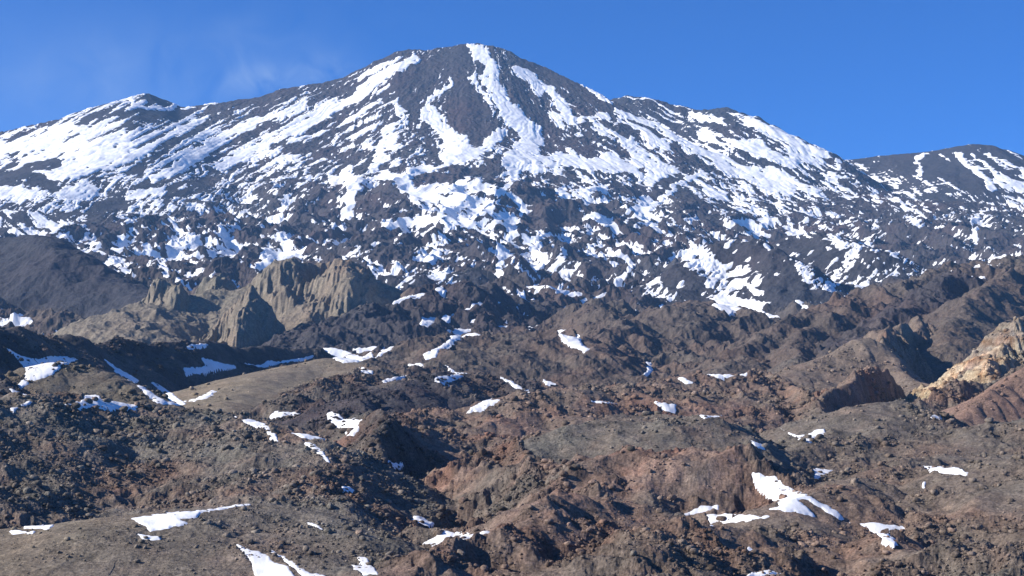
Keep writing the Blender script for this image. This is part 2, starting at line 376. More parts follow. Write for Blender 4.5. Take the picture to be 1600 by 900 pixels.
# ------------------------------------------------------------------ where snow patches lie on the hills
# (outline, label); the outlines without a label are small scraps and go into one sheet
PATCH = [
 ([(12,545),(30,555),(45,560),(60,562),(85,557),(110,560),(120,563),(95,572),(80,585),(55,592),(40,592),(42,578),(32,568)], 'white snow patch filling the hollow left of the olive hill at the left edge'),
 ([(28,600),(38,592),(45,600),(33,605)], None), ([(10,606),(30,612),(45,620),(38,620),(20,614)], None), ([(18,638),(45,628),(50,630),(22,640)], None),
 ([(165,563),(180,573),(200,585),(218,595),(210,597),(190,588),(175,575)], None),
 ([(215,603),(228,608),(245,620),(262,628),(285,632),(262,632),(245,630),(230,618)], 'slanting snow strip at the foot of the dark shaded ridge'),
 ([(238,598),(250,602),(268,615),(288,630),(280,633),(265,625),(250,610)], None),
 ([(105,628),(128,627),(135,620),(150,617),(158,625),(180,630),(213,632),(210,636),(180,637),(140,637),(128,641),(118,635)], 'flat snow patch with a peaked middle between olive hill and rough dark mound'),
 ([(290,627),(310,622),(328,613),(338,612),(325,622),(300,627)], 'short snow strip at the left foot of the smooth tan hill'),
 ([(287,575),(303,574),(325,571),(312,558),(325,561),(341,567),(366,572),(366,577),(337,580),(312,585),(294,588)], 'broad snow patch in the trough behind the left end of the tan hill'),
 ([(369,564),(387,571),(409,571),(419,564),(431,567),(450,564),(487,557),(490,560),(450,569),(416,575),(394,575)], 'long snow band along the skyline of the smooth tan hill'),
 ([(291,541),(312,538),(325,539),(319,544),(297,546)], 'small snow patch at the foot of the scree below the crags'),
 ([(500,546),(519,546),(534,552),(566,557),(578,553),(584,558),(562,564),(537,567),(522,560)], 'snow patch just right of the top of the smooth tan hill'),
 ([(553,544),(587,541),(594,544),(562,549)], None), ([(587,558),(600,546),(619,539),(619,544),(603,552)], None),
 ([(562,575),(584,580),(581,583),(566,580)], None), ([(597,596),(619,589),(634,588),(631,592),(600,598)], None),
 ([(680,589),(707,587),(722,583),(732,585),(720,591),(702,597),(680,595)], 'snow patch shaped like a bird below the broad grey-brown middle hill'), ([(696,571),(712,580),(722,585),(715,587),(705,577)], None),
 ([(639,567),(660,569),(662,575),(647,572)], None),
 ([(662,552),(682,545),(697,535),(705,530),(696,519),(710,520),(710,516),(730,515),(740,520),(755,525),(740,527),(710,532),(685,550),(682,557),(667,560)], 'bent snow strip curving over the left crest of the broad grey-brown middle hill'),
 ([(640,507),(657,506),(660,499),(692,500),(672,511),(660,520),(642,520)], None), ([(735,505),(755,495),(760,496),(740,506)], None),
 ([(777,512),(812,510),(845,511),(845,515),(825,517),(785,517)], None),
 ([(867,516),(887,515),(882,525),(905,527),(910,540),(920,545),(912,550),(895,540),(877,527)], None),
 ([(600,545),(617,540),(620,542),(602,551)], None), ([(850,592),(867,597),(855,599)], None), ([(780,587),(805,600),(827,610),(825,612),(805,606)], None),
 ([(760,625),(780,625),(750,640),(732,642),(737,637)], None),
 ([(1112,467),(1125,465),(1155,466),(1172,470),(1205,472),(1192,477),(1190,486),(1200,491),(1215,495),(1217,500),(1205,503),(1195,497),(1175,489),(1160,484),(1147,484),(1142,495),(1132,487),(1120,477)], 'large ragged snow patch above the left end of the long right ridge'),
 ([(1155,440),(1165,442),(1195,457),(1192,462),(1182,464),(1170,452)], 'snow tongue just above the large ragged snow patch on the far slope'),
 ([(1240,470),(1250,471),(1265,481),(1270,487),(1260,486),(1247,479)], None),
 ([(1010,567),(1017,570),(1020,582),(1005,591),(1000,589),(1012,580)], None), ([(920,627),(940,627),(962,631),(940,632)], None),
 ([(1020,627),(1027,627),(1055,634),(1055,640),(1040,641),(1030,635)], 'small snow patch on the back of the grey scree hill in the middle'),
 ([(1060,591),(1072,591),(1082,597),(1072,599),(1065,596)], None), ([(1107,585),(1137,585),(1149,588),(1137,590)], None), ([(1156,587),(1172,582),(1167,588)], None),
 ([(1095,650),(1107,651),(1127,650),(1112,653),(1100,654)], None), ([(1170,685),(1180,692),(1197,697),(1195,702),(1182,701)], None),
 ([(1222,670),(1242,680),(1260,681),(1272,674),(1287,670),(1289,677),(1272,687),(1265,694),(1252,689),(1240,682)], 'hooked snow patch left of the top of the right grey hill'),
 ([(1450,651),(1470,649),(1470,655)], None),
 ([(1270,734),(1302,734),(1297,741),(1285,747),(1274,749)], 'small blunt snow patch right of the dark gap, above the long slanting snowfield'),
 ([(1442,731),(1470,730),(1502,732),(1504,737),(1511,740),(1509,744),(1497,742),(1472,740)], 'flat snow strip low on the right grey hill, alone on the brown slope'),
 ([(1440,761),(1442,752),(1449,751),(1444,761)], None),
 ([(1175,738),(1200,746),(1215,752),(1227,764),(1250,771),(1267,776),(1282,786),(1307,799),(1317,810),(1307,809),(1285,797),(1262,783),(1245,780),(1270,800),(1272,805),(1237,800),(1205,795),(1220,792),(1215,785),(1200,775),(1185,760)], 'largest foreground snowfield, slanting down the right-hand valley'),
 ([(1330,817),(1360,819),(1380,822),(1415,825),(1410,830),(1392,832),(1390,840),(1400,845),(1395,850),(1382,847),(1372,837),(1355,825)], 'wedge-shaped snow patch below the lower end of the largest foreground snowfield'),
 ([(1065,805),(1082,799),(1100,794),(1121,790),(1121,800),(1100,802)], 'thin pointed snow sliver just above the flat bright snow strip'),
 ([(1105,807),(1145,805),(1199,807),(1175,812),(1150,817),(1112,819)], 'flat bright snow strip on the crest of the red-brown front hill'),
 ([(1065,817),(1072,812),(1085,810),(1072,819)], None), ([(1160,860),(1170,855),(1182,867),(1172,869)], None),
 ([(1160,902),(1175,894),(1200,893),(1230,903)], None),
 ([(210,810),(240,805),(310,799),(375,789),(385,789),(335,797),(312,802),(307,809),(270,811),(297,817),(260,825),(237,830),(232,824)], 'bright snow patch with a long thin tail on the crest of the pale front hill'),
 ([(37,822),(82,821),(77,826),(40,825)], None), ([(17,830),(54,830),(50,833),(20,833)], None), ([(217,836),(247,837),(250,842),(225,841)], None),
 ([(372,853),(400,864),(415,868),(430,880),(450,888),(462,902),(400,902),(395,880),(380,865)], 'bluish snow patch running off the bottom edge on the pale front hill'),
 ([(422,860),(445,872),(467,887),(485,895),(507,899),(505,902),(475,902),(450,882)], None),
 ([(560,871),(570,872),(585,887),(592,902),(572,902),(555,892),(550,882),(568,884)], 'small snow patch at the bottom edge between pale front hill and red hill'),
 ([(645,805),(657,807),(677,817),(672,820),(657,814)], None),
 ([(692,830),(712,834),(737,835),(770,836),(780,842),(750,839),(725,841),(705,842),(685,847),(665,847),(670,845)], 'flat snow streak on the floor of the black-shadowed gully'),
 ([(535,759),(547,760),(550,764),(537,764)], None), ([(472,810),(487,817),(507,829),(482,818)], None),
 ([(370,653),(400,658),(415,663),(422,672),(430,675),(433,690),(422,686),(415,673),(395,668)], 'slanting snow patch on the right shoulder of the rough dark mound'),
 ([(422,650),(430,644),(450,645),(470,644),(467,646),(447,650),(425,654)], None),
 ([(512,646),(527,647),(540,655),(560,657),(570,656),(560,660),(559,672),(552,681),(542,680),(532,670),(517,660)], 'triangular snow patch in the notch behind the rough dark mound'),
 ([(451,675),(475,680),(507,686),(502,691),(477,686)], None), ([(477,692),(500,700),(512,715),(514,722),(500,710),(485,700)], None),
 ([(607,720),(630,724),(629,729),(617,729)], None),
]
wob = octave(9, 201)*1.6+octave(4, 202)*1.5+octave(2, 204)*1.2+octave(40, 203)*1.2*far_w
PINFO = []; CALM = np.zeros_like(X)
for poly, lab in PATCH:
    P = np.array(poly, float)
    P = P + (P-P.mean(0))*0.05
    x0, y0 = P.min(0)-7; x1, y1 = P.max(0)+7
    c = np.searchsorted(pxs, x0-14); d = np.searchsorted(pxs, x1+14)
    sub = (PX[:, c:d] > x0) & (PX[:, c:d] < x1) & (PY[:, c:d] > y0) & (PY[:, c:d] < y1) & vis[:, c:d] & (Yf[:, c:d] > 430)
    rws = np.nonzero(sub.any(1))[0]
    if len(rws) < 2: print('patch lost', poly[0]); continue
    a, b = max(rws.min()-2, 0), min(rws.max()+3, NV)
    px = PX[a:b, c:d]; py = PY[a:b, c:d]
    inside = np.zeros(px.shape, bool); best = np.full(px.shape, 1e9)
    for i in range(len(P)):
        (xa, ya), (xb, yb) = P[i], P[(i+1) % len(P)]
        cond = ((ya > py) != (yb > py)) & (px < (xb-xa)*(py-ya)/(yb-ya+1e-9)+xa)
        inside ^= cond
        ex, ey = xb-xa, yb-ya
        t = np.clip(((px-xa)*ex+(py-ya)*ey)/(ex*ex+ey*ey+1e-9), 0, 1)
        best = np.minimum(best, (px-xa-t*ex)**2+(py-ya-t*ey)**2)
    sdist = np.sqrt(best)*np.where(inside, 1, -1)+wob[a:b, c:d]+0.4
    PINFO.append((poly, lab, a, b, c, d, sdist, sub[a:b]))
    CALM[a:b, c:d] = np.maximum(CALM[a:b, c:d], sstep(-3.0, 1.2, sdist)*sub[a:b])
ROUGH *= 1-0.66*CALM
# ------------------------------------------------------------------ snow on the volcano
SPOS = [  # (points, half width, weight)
 ([(735,82),(758,84),(768,100),(766,125),(778,150),(800,180),(822,208),(828,225)], 13, 2.4),
 ([(800,175),(825,200),(838,215),(815,235),(800,250)], 15, 2.0),
 ([(735,82),(752,80)], 5, 2), ([(670,178),(690,195),(715,222),(735,238)], 15, 2.2), ([(735,240),(760,228),(778,212)], 12, 2.4),
 ([(735,240),(700,250),(670,262),(640,270)], 9, 2), ([(700,235),(720,245)], 14, 2),
 ([(790,262),(840,254),(890,252),(940,258),(990,258)], 13, 2.2), ([(1000,250),(1030,262),(1050,268),(1020,285)], 15, 1.8),
 ([(920,250),(960,245)], 10, 1.6), ([(650,92),(620,107),(588,126),(560,147),(530,166),(485,192),(440,213),(400,233),(340,258)], 8, 2.3),
 ([(520,170),(470,197),(420,220)], 12, 1.6), ([(475,162),(430,182),(380,205),(330,228),(280,255)], 8, 1.9),
 ([(640,138),(600,155),(560,180),(510,205),(450,225),(390,250)], 3.5, 1.8), ([(560,128),(600,106),(625,90)], 4, 1.0),
 ([(625,160),(626,172)], 11, 1.8), ([(605,205),(610,216),(600,226)], 12, 1.9), ([(570,228),(600,232),(625,228)], 6, 1.7),
 ([(592,240),(588,262)], 9, 1.8), ([(440,245),(465,250)], 8, 1.5), ([(520,250),(545,262),(530,275)], 7, 1.2),
 ([(700,116),(705,126),(690,142),(668,162),(656,182)], 4, 1.6), ([(706,126),(722,130),(748,118)], 3, 1.6),
 ([(745,122),(757,150),(768,172)], 4, 1.5), ([(632,190),(660,200)], 4, 0.8),
 ([(805,110),(825,120),(842,132),(845,145)], 9, 1.9), ([(862,142),(872,158),(885,170)], 11, 1.9), ([(860,182),(900,188),(945,182)], 7, 1.6),
 ([(870,195),(885,210),(900,225)], 8, 0.9), ([(925,148),(955,165),(985,182),(1020,198),(1050,212),(1090,232),(1130,255),(1170,275)], 6, 2.2),
 ([(1090,232),(1130,250),(1180,275),(1230,298)], 11, 2.0), ([(965,188),(1000,205),(1035,225)], 6, 1.8), ([(930,195),(960,215),(990,235)], 6, 1.2),
 ([(1010,228),(1045,222),(1035,230)], 7, 1.5), ([(1080,180),(1100,185),(1130,190)], 7, 1.4), ([(1170,190),(1210,207),(1250,228),(1290,248),(1310,258)], 9, 2.2),
 ([(1100,210),(1150,225),(1200,240),(1240,255)], 10, 1.9), ([(1200,270),(1240,285),(1280,305)], 9, 1.9), ([(1230,235),(1270,250),(1300,275)], 9, 1.5),
 ([(1454,237),(1436,250),(1433,270)], 6, 2.4), ([(1493,236),(1512,256),(1540,280),(1556,298)], 6, 2.6), ([(1516,232),(1545,262),(1566,290)], 2.5, 2.0),
 ([(1530,233),(1575,258),(1605,272)], 3, 2.0), ([(1560,280),(1590,290),(1605,290)], 11, 2.0), ([(1350,265),(1400,290)], 8, 0.9),
 ([(0,232),(60,222),(110,207),(150,200)], 13, 2.0), ([(60,255),(100,240),(150,235),(190,225)], 22, 1.8), ([(80,272),(130,262),(170,245)], 14, 2.2), ([(0,245),(50,250)], 10, 1.2),
 ([(150,195),(200,215),(240,210)], 16, 0.9), ([(325,184),(280,205),(225,235),(170,258),(120,277)], 6, 2.0), ([(400,190),(350,212),(312,240),(280,262),(240,278)], 8, 2.0),
 ([(300,185),(330,176)], 4, 1.2), ([(205,153),(212,162),(225,168),(236,170)], 3, 3.0), ([(240,169),(275,171),(305,165),(330,161)], 3.5, 3.0),
 ([(380,200),(300,238),(250,255)], 4, 1.6), ([(0,300),(30,300)], 13, 1.6), ([(100,300),(140,298)], 12, 1.6), ([(200,305),(250,300),(300,290)], 8, 1.4),
 ([(600,275),(625,280),(648,305),(668,328)], 10, 2.0), ([(520,278),(565,285),(550,305),(547,338)], 10, 1.9), ([(665,305),(690,300),(720,315),(700,330)], 17, 1.9),
 ([(720,290),(750,290),(780,300)], 13, 1.7), ([(740,325),(780,335),(800,350)], 15, 1.6), ([(600,355),(640,348),(700,345),(740,352)], 8, 1.8), ([(530,352),(510,358),(480,372)], 4, 1.6),
 ([(800,282),(790,300),(820,330)], 7, 1.2), ([(880,302),(910,300),(945,296)], 7, 1.6), ([(1050,265),(1030,290),(1005,318),(995,330)], 7, 2.2), ([(1097,270),(1060,292),(1020,318),(990,340)], 5, 2.2),
 ([(975,325),(1010,345),(1025,360)], 6, 1.8), ([(1120,345),(1170,350),(1210,345)], 7, 1.6), ([(1110,300),(1130,305)], 10, 1.6), ([(925,340),(950,345),(960,360)], 9, 1.6),
 ([(800,365),(830,375),(860,370)], 7, 1.4), ([(880,395),(870,415),(862,430)], 8, 1.8), ([(820,380),(850,400),(840,420)], 6, 1.2), ([(780,385),(790,400),(775,425)], 6, 1.6), 
 ([(680,400),(670,410)], 9, 1.2), ([(970,395),(985,415),(965,440)], 6, 1.4),
 ([(415,400),(440,404),(470,396)], 9, 1.9), ([(395,418),(420,412)], 6, 1.6), ([(430,372),(450,385)], 6, 1.5),
 ([(60,340),(80,350),(95,370)], 9, 1.6), ([(185,372),(190,392)], 7, 1.7), ([(230,388),(250,410),(262,435)], 5, 1.9), ([(150,392),(180,415),(212,434)], 4.5, 2.4),
 ([(135,370),(150,385)], 5, 1.6), ([(262,345),(300,370)], 4, 1.4), ([(880,455),(905,465),(915,480)], 7, 2.2), ([(930,470),(945,462)], 6, 2), ([(820,445),(860,450),(890,460)], 4, 1.8),
 ([(620,475),(660,465),(690,450)], 5, 2.0), ([(650,512),(680,503),(720,490),(760,468)], 4.5, 2.0), ([(570,405),(590,440),(605,450)], 2.5, 1.8), ([(650,425),(620,448)], 2.5, 1.8),
 ([(1210,430),(1220,390),(1260,350)], 3, 1.4), ([(1290,385),(1320,415)], 2.5, 1.5), ([(1385,390),(1405,403)], 2.5, 1.6), ([(1430,345),(1445,350),(1420,360)], 6, 1.3), ([(1540,330),(1520,350),(1530,380)], 5, 1.4),
 ([(1550,405),(1600,396)], 4, 1.6), ([(20,490),(45,500),(30,512)], 5, 2.2), ([(185,508),(200,512)], 3.5, 2.4),
]
SNEG = [
 ([(1050,430),(1090,450)], 20, 1.4), ([(1105,455),(1085,480)], 10, 1.4), ([(1215,470),(1240,445),(1235,425)], 16, 1.6), ([(1210,500),(1240,500)], 10, 1.6), ([(1200,440),(1230,455)], 12, 1.5),
 ([(250,176),(320,170),(400,157),(470,143),(530,128)], 7, 1.3), ([(120,190),(180,176),(240,182),(290,178)], 9, 1.6), ([(560,112),(600,90),(640,80)], 3, 1.0), ([(1390,245),(1440,240),(1500,234),(1560,236)], 5, 1.6),
 ([(724,130),(722,160),(715,190)], 17, 2.2), ([(740,165),(755,195),(748,215)], 16, 2.2), ([(722,150),(735,190)], 20, 1.6),
 ([(665,110),(640,125),(610,145)], 17, 2.0), ([(670,130),(660,155),(640,160)], 15, 1.8), ([(720,90),(700,100)], 20, 1.8), ([(590,85),(640,80)], 5, 1.2),
 ([(800,130),(820,160),(850,190)], 9, 2.2), ([(850,120),(900,140),(950,170)], 9, 1.8), ([(800,95),(870,118),(930,150)], 7, 1.8),
 ([(490,300),(510,315),(505,330)], 14, 2.2), ([(590,300),(615,305)], 10, 2.2), ([(575,315),(590,330)], 12, 1.5), ([(690,282),(730,270),(780,262)], 8, 1.8),
 ([(830,345),(865,345),(900,345)], 13, 3.0), ([(930,322),(960,330),(985,335)], 8, 1.8), ([(820,305),(860,312)], 12, 1.8), ([(955,285),(985,300),(1003,298)], 7, 2.2), ([(1020,300),(1045,285),(1065,276)], 9, 2.2),
 ([(1070,300),(1090,320),(1120,345)], 13, 1.6), ([(850,235),(900,225),(925,235)], 8, 1.8), ([(975,200),(1000,215)], 6, 1.4), ([(400,372),(440,350),(490,355)], 9, 1.4),
 ([(480,372),(540,362),(600,372),(660,375)], 9, 1.8), ([(0,283),(40,275),(90,290)], 10, 2.2), ([(45,262),(75,258),(92,255)], 7, 2.2), ([(160,325),(190,320)], 12, 1.8), ([(150,345),(180,365)], 14, 1.6),
 ([(270,300),(320,290)], 14, 1.2), ([(220,250),(260,240)], 4, 1.0), ([(430,235),(470,230),(520,235)], 9, 1.3), ([(500,235),(530,245)], 11, 1.2), ([(670,225),(680,250)], 12, 1.3),
 ([(1130,395),(1180,400),(1220,410)], 22, 1.6), ([(1240,390),(1300,400)], 22, 1.6), ([(900,400),(940,420)], 16, 1.0), ([(700,385),(750,395),(770,400)], 9, 1.2), ([(590,400),(640,395)], 13, 1.2),
 ([(1370,255),(1330,245),(1300,240)], 5, 1.4), ([(1450,262),(1490,262),(1530,290)], 13, 2.6), ([(1400,250),(1425,258)], 9, 2.0), ([(1540,250),(1570,270)], 4, 1.4), ([(1580,250),(1600,260)], 6, 1.5),
 ([(960,165),(1010,180),(1060,200)], 5, 1.6), ([(500,130),(440,145),(380,165)], 8, 1.8), ([(550,115),(510,140),(470,155)], 5, 1.0), ([(380,160),(300,180),(200,180)], 9, 1.4), ([(60,195),(130,188)], 4, 1.0), ([(230,153),(255,158)], 6, 2.5),
 ([(830,440),(780,450),(750,460)], 7, 1.3), ([(1340,330),(1400,330)], 12, 1.2), ([(1450,310),(1500,315)], 10, 1.3), ([(1380,370),(1460,380)], 18, 1.4), ([(1560,370),(1600,370)], 12, 1.3),
]
def stroke_field(px, py, pts, hw):
    best = np.full(px.shape, 1e9, f32)
    for (x0, y0), (x1, y1) in zip(pts[:-1], pts[1:]):
        ex, ey = x1-x0, y1-y0
        t = np.clip(((px-x0)*ex+(py-y0)*ey)/(ex*ex+ey*ey+1e-6), 0, 1)
        best = np.minimum(best, (px-x0-t*ex)**2+(py-y0-t*ey)**2)
    return sstep(1.2, 0.55, np.sqrt(best)/hw)
m0 = np.searchsorted(yg, 3300)
sl = slice(m0, NV)
wn = octave(260, 91)[sl]; wn2 = octave(120, 92)[sl]
mpx = PX[sl]+(wn*6+wn2*4+octave(52, 193)[sl]*3+octave(22, 194)[sl]*2); mpy = PY[sl]+(octave(230, 93)[sl]*4+octave(100, 94)[sl]*3+octave(45, 195)[sl]*2+octave(20, 196)[sl]*1.2)
Fs = np.interp(PY[sl], [60, 120, 180, 240, 300, 350, 400, 440, 480, 520, 560], [-0.62, -0.50, -0.42, -0.30, -0.02, 0.26, 0.30, 0.10, -0.45, -1.15, -1.6]).astype(f32)
Fs -= sstep(1180, 1420, PX[sl])*sstep(250, 330, PY[sl])*0.30
Fs += sstep(420, 120, PX[sl])*sstep(300, 230, PY[sl])*0.30
Fs += gul[sl]*0.22*sstep(5600, 6800, Yf[sl])*fade[sl]
Fs += (octave(520, 95)[sl]*0.3+octave(240, 96)[sl]*0.2+octave(110, 97)[sl]*0.2)*(0.35+0.65*lava[sl])
Fs -= (SR1[sl]*0.40+SR2[sl]*0.5+SR3[sl]*0.5)*lava[sl]
Fs += (octave(60, 98)[sl]*0.18+octave(31, 99)[sl]*0.25+octave(15, 100)[sl]*0.3+gnoise(X[sl]/9, Yf[sl]/13, 111)*0.4)
Fs += (gnoise(tw[sl]*60, rr_[sl]/400, 114)*0.5+gnoise(tw[sl]*110, rr_[sl]/330, 112)*0.6+gnoise(tw[sl]*220, rr_[sl]/200, 113)*0.5)*sstep(6600, 7600, Yf[sl])
# wind and fall-line streaks on the two flanks
lw = sstep(700, 560, PX[sl])*sstep(300, 235, PY[sl]); rw = sstep(820, 900, PX[sl])*sstep(340, 270, PY[sl])
def streak(ax, ay, seed):
    cr = PX[sl]*ax+PY[sl]*ay; al = PX[sl]*-ay+PY[sl]*ax
    return gnoise(cr/7.5, al/95, seed)+0.7*gnoise(cr/3.6, al/50, seed+1)
Fs += 1.5*lw*streak(0.47, 0.88, 61)+0.8*rw*streak(-0.5, 0.86, 71)
Fs -= sstep(1320, 1360, PX[sl])*sstep(300, 270, PY[sl])*0.7
# thin connected drifts between the lava blocks, running obliquely down the slope
def lines(ax, ay, cs, al_, seed):
    cr = PX[sl]*ax+PY[sl]*ay+wn*5; al = PX[sl]*-ay+PY[sl]*ax
    return 0.5-np.abs(gnoise(cr/cs, al/al_, seed))*3.2
up_ = sstep(350, 300, PY[sl])
sel_ = sstep(-0.2, 0.2, gnoise(X[sl]/420, Yf[sl]/700, 83)+up_*(800-PX[sl])/350+(1-up_)*(PX[sl]-780)/1500)
band_ = sstep(215, 300, PY[sl])
la = np.maximum(lines(0.62, 0.78, 9, 42, 84), lines(0.50, 0.86, 5, 26, 86)*0.85)
lb = np.maximum(lines(-0.60, 0.80, 9, 42, 85), lines(-0.45, 0.89, 5, 26, 87)*0.85)
Fs += (np.maximum(la*sel_, lb*(1-sel_))*1.25-0.25)*band_
def grain(ax, ay, cs, al_, seed):
    return gnoise((PX[sl]*ax+PY[sl]*ay+wn*4)/cs, (PX[sl]*-ay+PY[sl]*ax)/al_, seed)
for cs, al_, am, sd_ in ((15, 48, 0.45, 131), (7.5, 27, 0.5, 132), (3.8, 15, 0.45, 133)):
    Fs += am*(grain(0.60, 0.80, cs, al_, sd_)*sel_+grain(-0.58, 0.81, cs, al_, sd_+9)*(1-sel_))*sstep(150, 230, PY[sl])
QP = np.zeros_like(Fs); QN = np.zeros_like(Fs)
cols = np.nonzero((pxs > -60) & (pxs < 1660))[0]; ca, cb = cols[0], cols[-1]+1
TEX = grain(0.5, 0.85, 6, 22, 141)*sel_+grain(-0.5, 0.85, 6, 22, 142)*(1-sel_)+0.6*octave(25, 143)[sl]
for lst, sg in ((SPOS, 1.0), (SNEG, -1.0)):
    for pts, hw, w in lst:
        xs = [p[0] for p in pts]; ys_ = [p[1] for p in pts]
        c = max(0, np.searchsorted(pxs, min(xs)-hw*2-25)); d = np.searchsorted(pxs, max(xs)+hw*2+25)
        q = stroke_field(mpx[:, c:d], mpy[:, c:d], pts, hw)
        if w < 2.5: q = q*np.clip(0.95+1.1*TEX[:, c:d]*(1.0 if sg < 0 else 0.55), 0.15, 1)
        Fs[:, c:d] = Fs[:, c:d]+(sg*w*(0.42 if sg > 0 else 0.5)-Fs[:, c:d]*min(0.92, 0.35+w*0.28))*q
        T_ = QP if sg > 0 else QN
        T_[:, c:d] = np.maximum(T_[:, c:d], q*min(1.0, w/2.0))
AMP = (6.0*sstep(3500, 6000, Yf[sl])+3.0)
Fs += 0.75*lw*streak(0.47, 0.88, 161)+0.65*rw*streak(-0.5, 0.86, 171)
Fs += 0.5*(grain(0.60, 0.80, 6, 24, 181)*sel_+grain(-0.58, 0.81, 6, 24, 182)*(1-sel_))*sstep(170, 240, PY[sl])
Fs += 0.4*(gnoise(tw[sl]*150, rr_[sl]/260, 183)+0.5*gnoise(X[sl]/14, Yf[sl]/24, 184))*sstep(6600, 7600, Yf[sl])
for i_, lf in enumerate(LF):
    if lf['cat'] or lf['col'] in ('cliff', 'brown') or lf['rough'] == 0.30 or (lf['name'] == 'spur' and lf['col'] == 'dusk'): Fs -= 4.0*(ID[sl] == i_+1)
ROUGH[sl] *= 1-0.72*np.maximum(QP, QN*0.75)
HR = HS+ROUGH
Fc = np.where(Fs > 0.15, 0.15+(1-np.exp(-(Fs-0.15)*2.2))*0.22, Fs)
SNZ = HS[sl]+ROUGH[sl]*(0.78-0.30*np.clip(Fs, 0, 1))+Fc*AMP*0.95+np.clip(Fs-0.2, 0, 1)*1.5
print('snow', round(time.time()-T0, 1))

# ------------------------------------------------------------------ materials
def new_mat(name):
    m = bpy.data.materials.new(name); m.use_nodes = True
    n = m.node_tree.nodes; n.clear()
    o = n.new('ShaderNodeOutputMaterial'); p = n.new('ShaderNodeBsdfPrincipled')
    m.node_tree.links.new(p.outputs[0], o.inputs['Surface'])
    return m, m.node_tree, p
def rock_material():
    m, t, p = new_mat('rock'); n, l = t.nodes, t.links
    at = n.new('ShaderNodeAttribute'); at.attribute_name = 'rock_color'
    g = n.new('ShaderNodeNewGeometry')
    def noise(scale, det, rough=0.6):
        z = n.new('ShaderNodeTexNoise'); z.inputs['Scale'].default_value = scale; z.inputs['Detail'].default_value = det
        z.inputs['Roughness'].default_value = rough; l.new(g.outputs['Position'], z.inputs['Vector']); return z
    def rng(src, a, b, c, d):
        r = n.new('ShaderNodeMapRange'); r.inputs[1].default_value = a; r.inputs[2].default_value = b
        r.inputs[3].default_value = c; r.inputs[4].default_value = d; l.new(src, r.inputs[0]); return r.outputs[0]
    n1 = noise(0.8, 7, 0.75); n2 = noise(0.06, 9, 0.7); n3 = noise(0.2, 6, 0.7)
    v = n.new('ShaderNodeMath'); v.operation = 'MULTIPLY'
    l.new(rng(n1.outputs['Fac'], 0.32, 0.68, 0.50, 1.55), v.inputs[0]); l.new(rng(n2.outputs['Fac'], 0.3, 0.7, 0.72, 1.30), v.inputs[1])
    v2 = n.new('ShaderNodeMath'); v2.operation = 'MULTIPLY'
    l.new(v.outputs[0], v2.inputs[0]); l.new(rng(n3.outputs['Fac'], 0.32, 0.68, 0.70, 1.30), v2.inputs[1]); v = v2
    mul = n.new('ShaderNodeVectorMath'); mul.operation = 'SCALE'
    l.new(at.outputs['Color'], mul.inputs[0]); l.new(v.outputs[0], mul.inputs['Scale'])
    l.new(mul.outputs[0], p.inputs['Base Color'])
    p.inputs['Roughness'].default_value = 0.95; p.inputs['Specular IOR Level'].default_value = 0.15
    bp = n.new('ShaderNodeBump'); bp.inputs['Strength'].default_value = 0.8; bp.inputs['Distance'].default_value = 1.0
    l.new(n1.outputs['Fac'], bp.inputs['Height']); l.new(bp.outputs[0], p.inputs['Normal'])
    return m
def snow_material():
    m, t, p = new_mat('snow'); n, l = t.nodes, t.links
    g = n.new('ShaderNodeNewGeometry')
    z = n.new('ShaderNodeTexNoise'); z.inputs['Scale'].default_value = 0.02; z.inputs['Detail'].default_value = 9; z.inputs['Roughness'].default_value = 0.7
    l.new(g.outputs['Position'], z.inputs['Vector'])
    r = n.new('ShaderNodeValToRGB'); r.color_ramp.elements[0].position = 0.3; r.color_ramp.elements[0].color = (0.62, 0.62, 0.63, 1)
    r.color_ramp.elements[1].position = 0.62; r.color_ramp.elements[1].color = (0.88, 0.885, 0.89, 1)
    l.new(z.outputs['Fac'], r.inputs[0]); l.new(r.outputs[0], p.inputs['Base Color'])
    p.inputs['Roughness'].default_value = 0.7; p.inputs['Specular IOR Level'].default_value = 0.2
    return m
ROCK, SNOW = rock_material(), snow_material()

# ------------------------------------------------------------------ rock colours (real differences of rock and scree)
c1 = octave(420, 101)+0.6*octave(160, 102)+0.4*octave(60, 103)
c2 = octave(90, 104)+0.7*octave(34, 105)+0.5*octave(14, 106)+0.4*octave(6, 107)
c3 = octave(22, 108)+0.6*octave(8, 109)+0.5*octave(3, 110)
near3 = near_w[..., None] if near_w.ndim == 2 else near_w
hue = np.clip(c1*0.55*far_w+c2*0.7*near_w, -1, 1)[..., None]
RED = np.array([1.25, 0.93, 0.82], f32); GRN = np.array([0.86, 1.02, 1.06], f32)
smoothness = np.clip(RGH*1.3, 0.25, 1)[..., None]
mixc = sstep(-0.25, 0.45, octave(130, 121)+0.7*octave(50, 122)+0.4*octave(20, 123))[..., None]*near3*smoothness
CR *= 1+0.12*((1-OUTC)*near_w)[..., None]
CR *= 1-0.22*(OUTC*near_w*np.clip(RGH*1.4-0.3, 0, 1))[..., None]
CR += (np.array((0.132, 0.107, 0.087), f32)-CR)*mixc*0.75
CR *= 1+(np.where(hue > 0, RED, GRN)-1)*np.abs(hue)*smoothness
CR *= (1+np.clip(c3, -0.8, 0.8)*0.28*np.clip(RGH, 0.2, 1)*near_w)[..., None]
# bands in the ochre cliff
oc = [i+1 for i, lf in enumerate(LF) if lf['name'] == 'ochre_cliff'][0]
mo = ID == oc
band = gnoise(HR[mo]/5.0+X[mo]*0.02, X[mo]/60.0, 9)+0.6*gnoise(X[mo]/5.0, HR[mo]/26.0, 10)
CR[mo] *= (1+np.clip(band, -1, 1)[:, None]*np.array([0.35, 0.5, 0.65], f32))
CR = np.clip(CR, 0.02, 0.8)

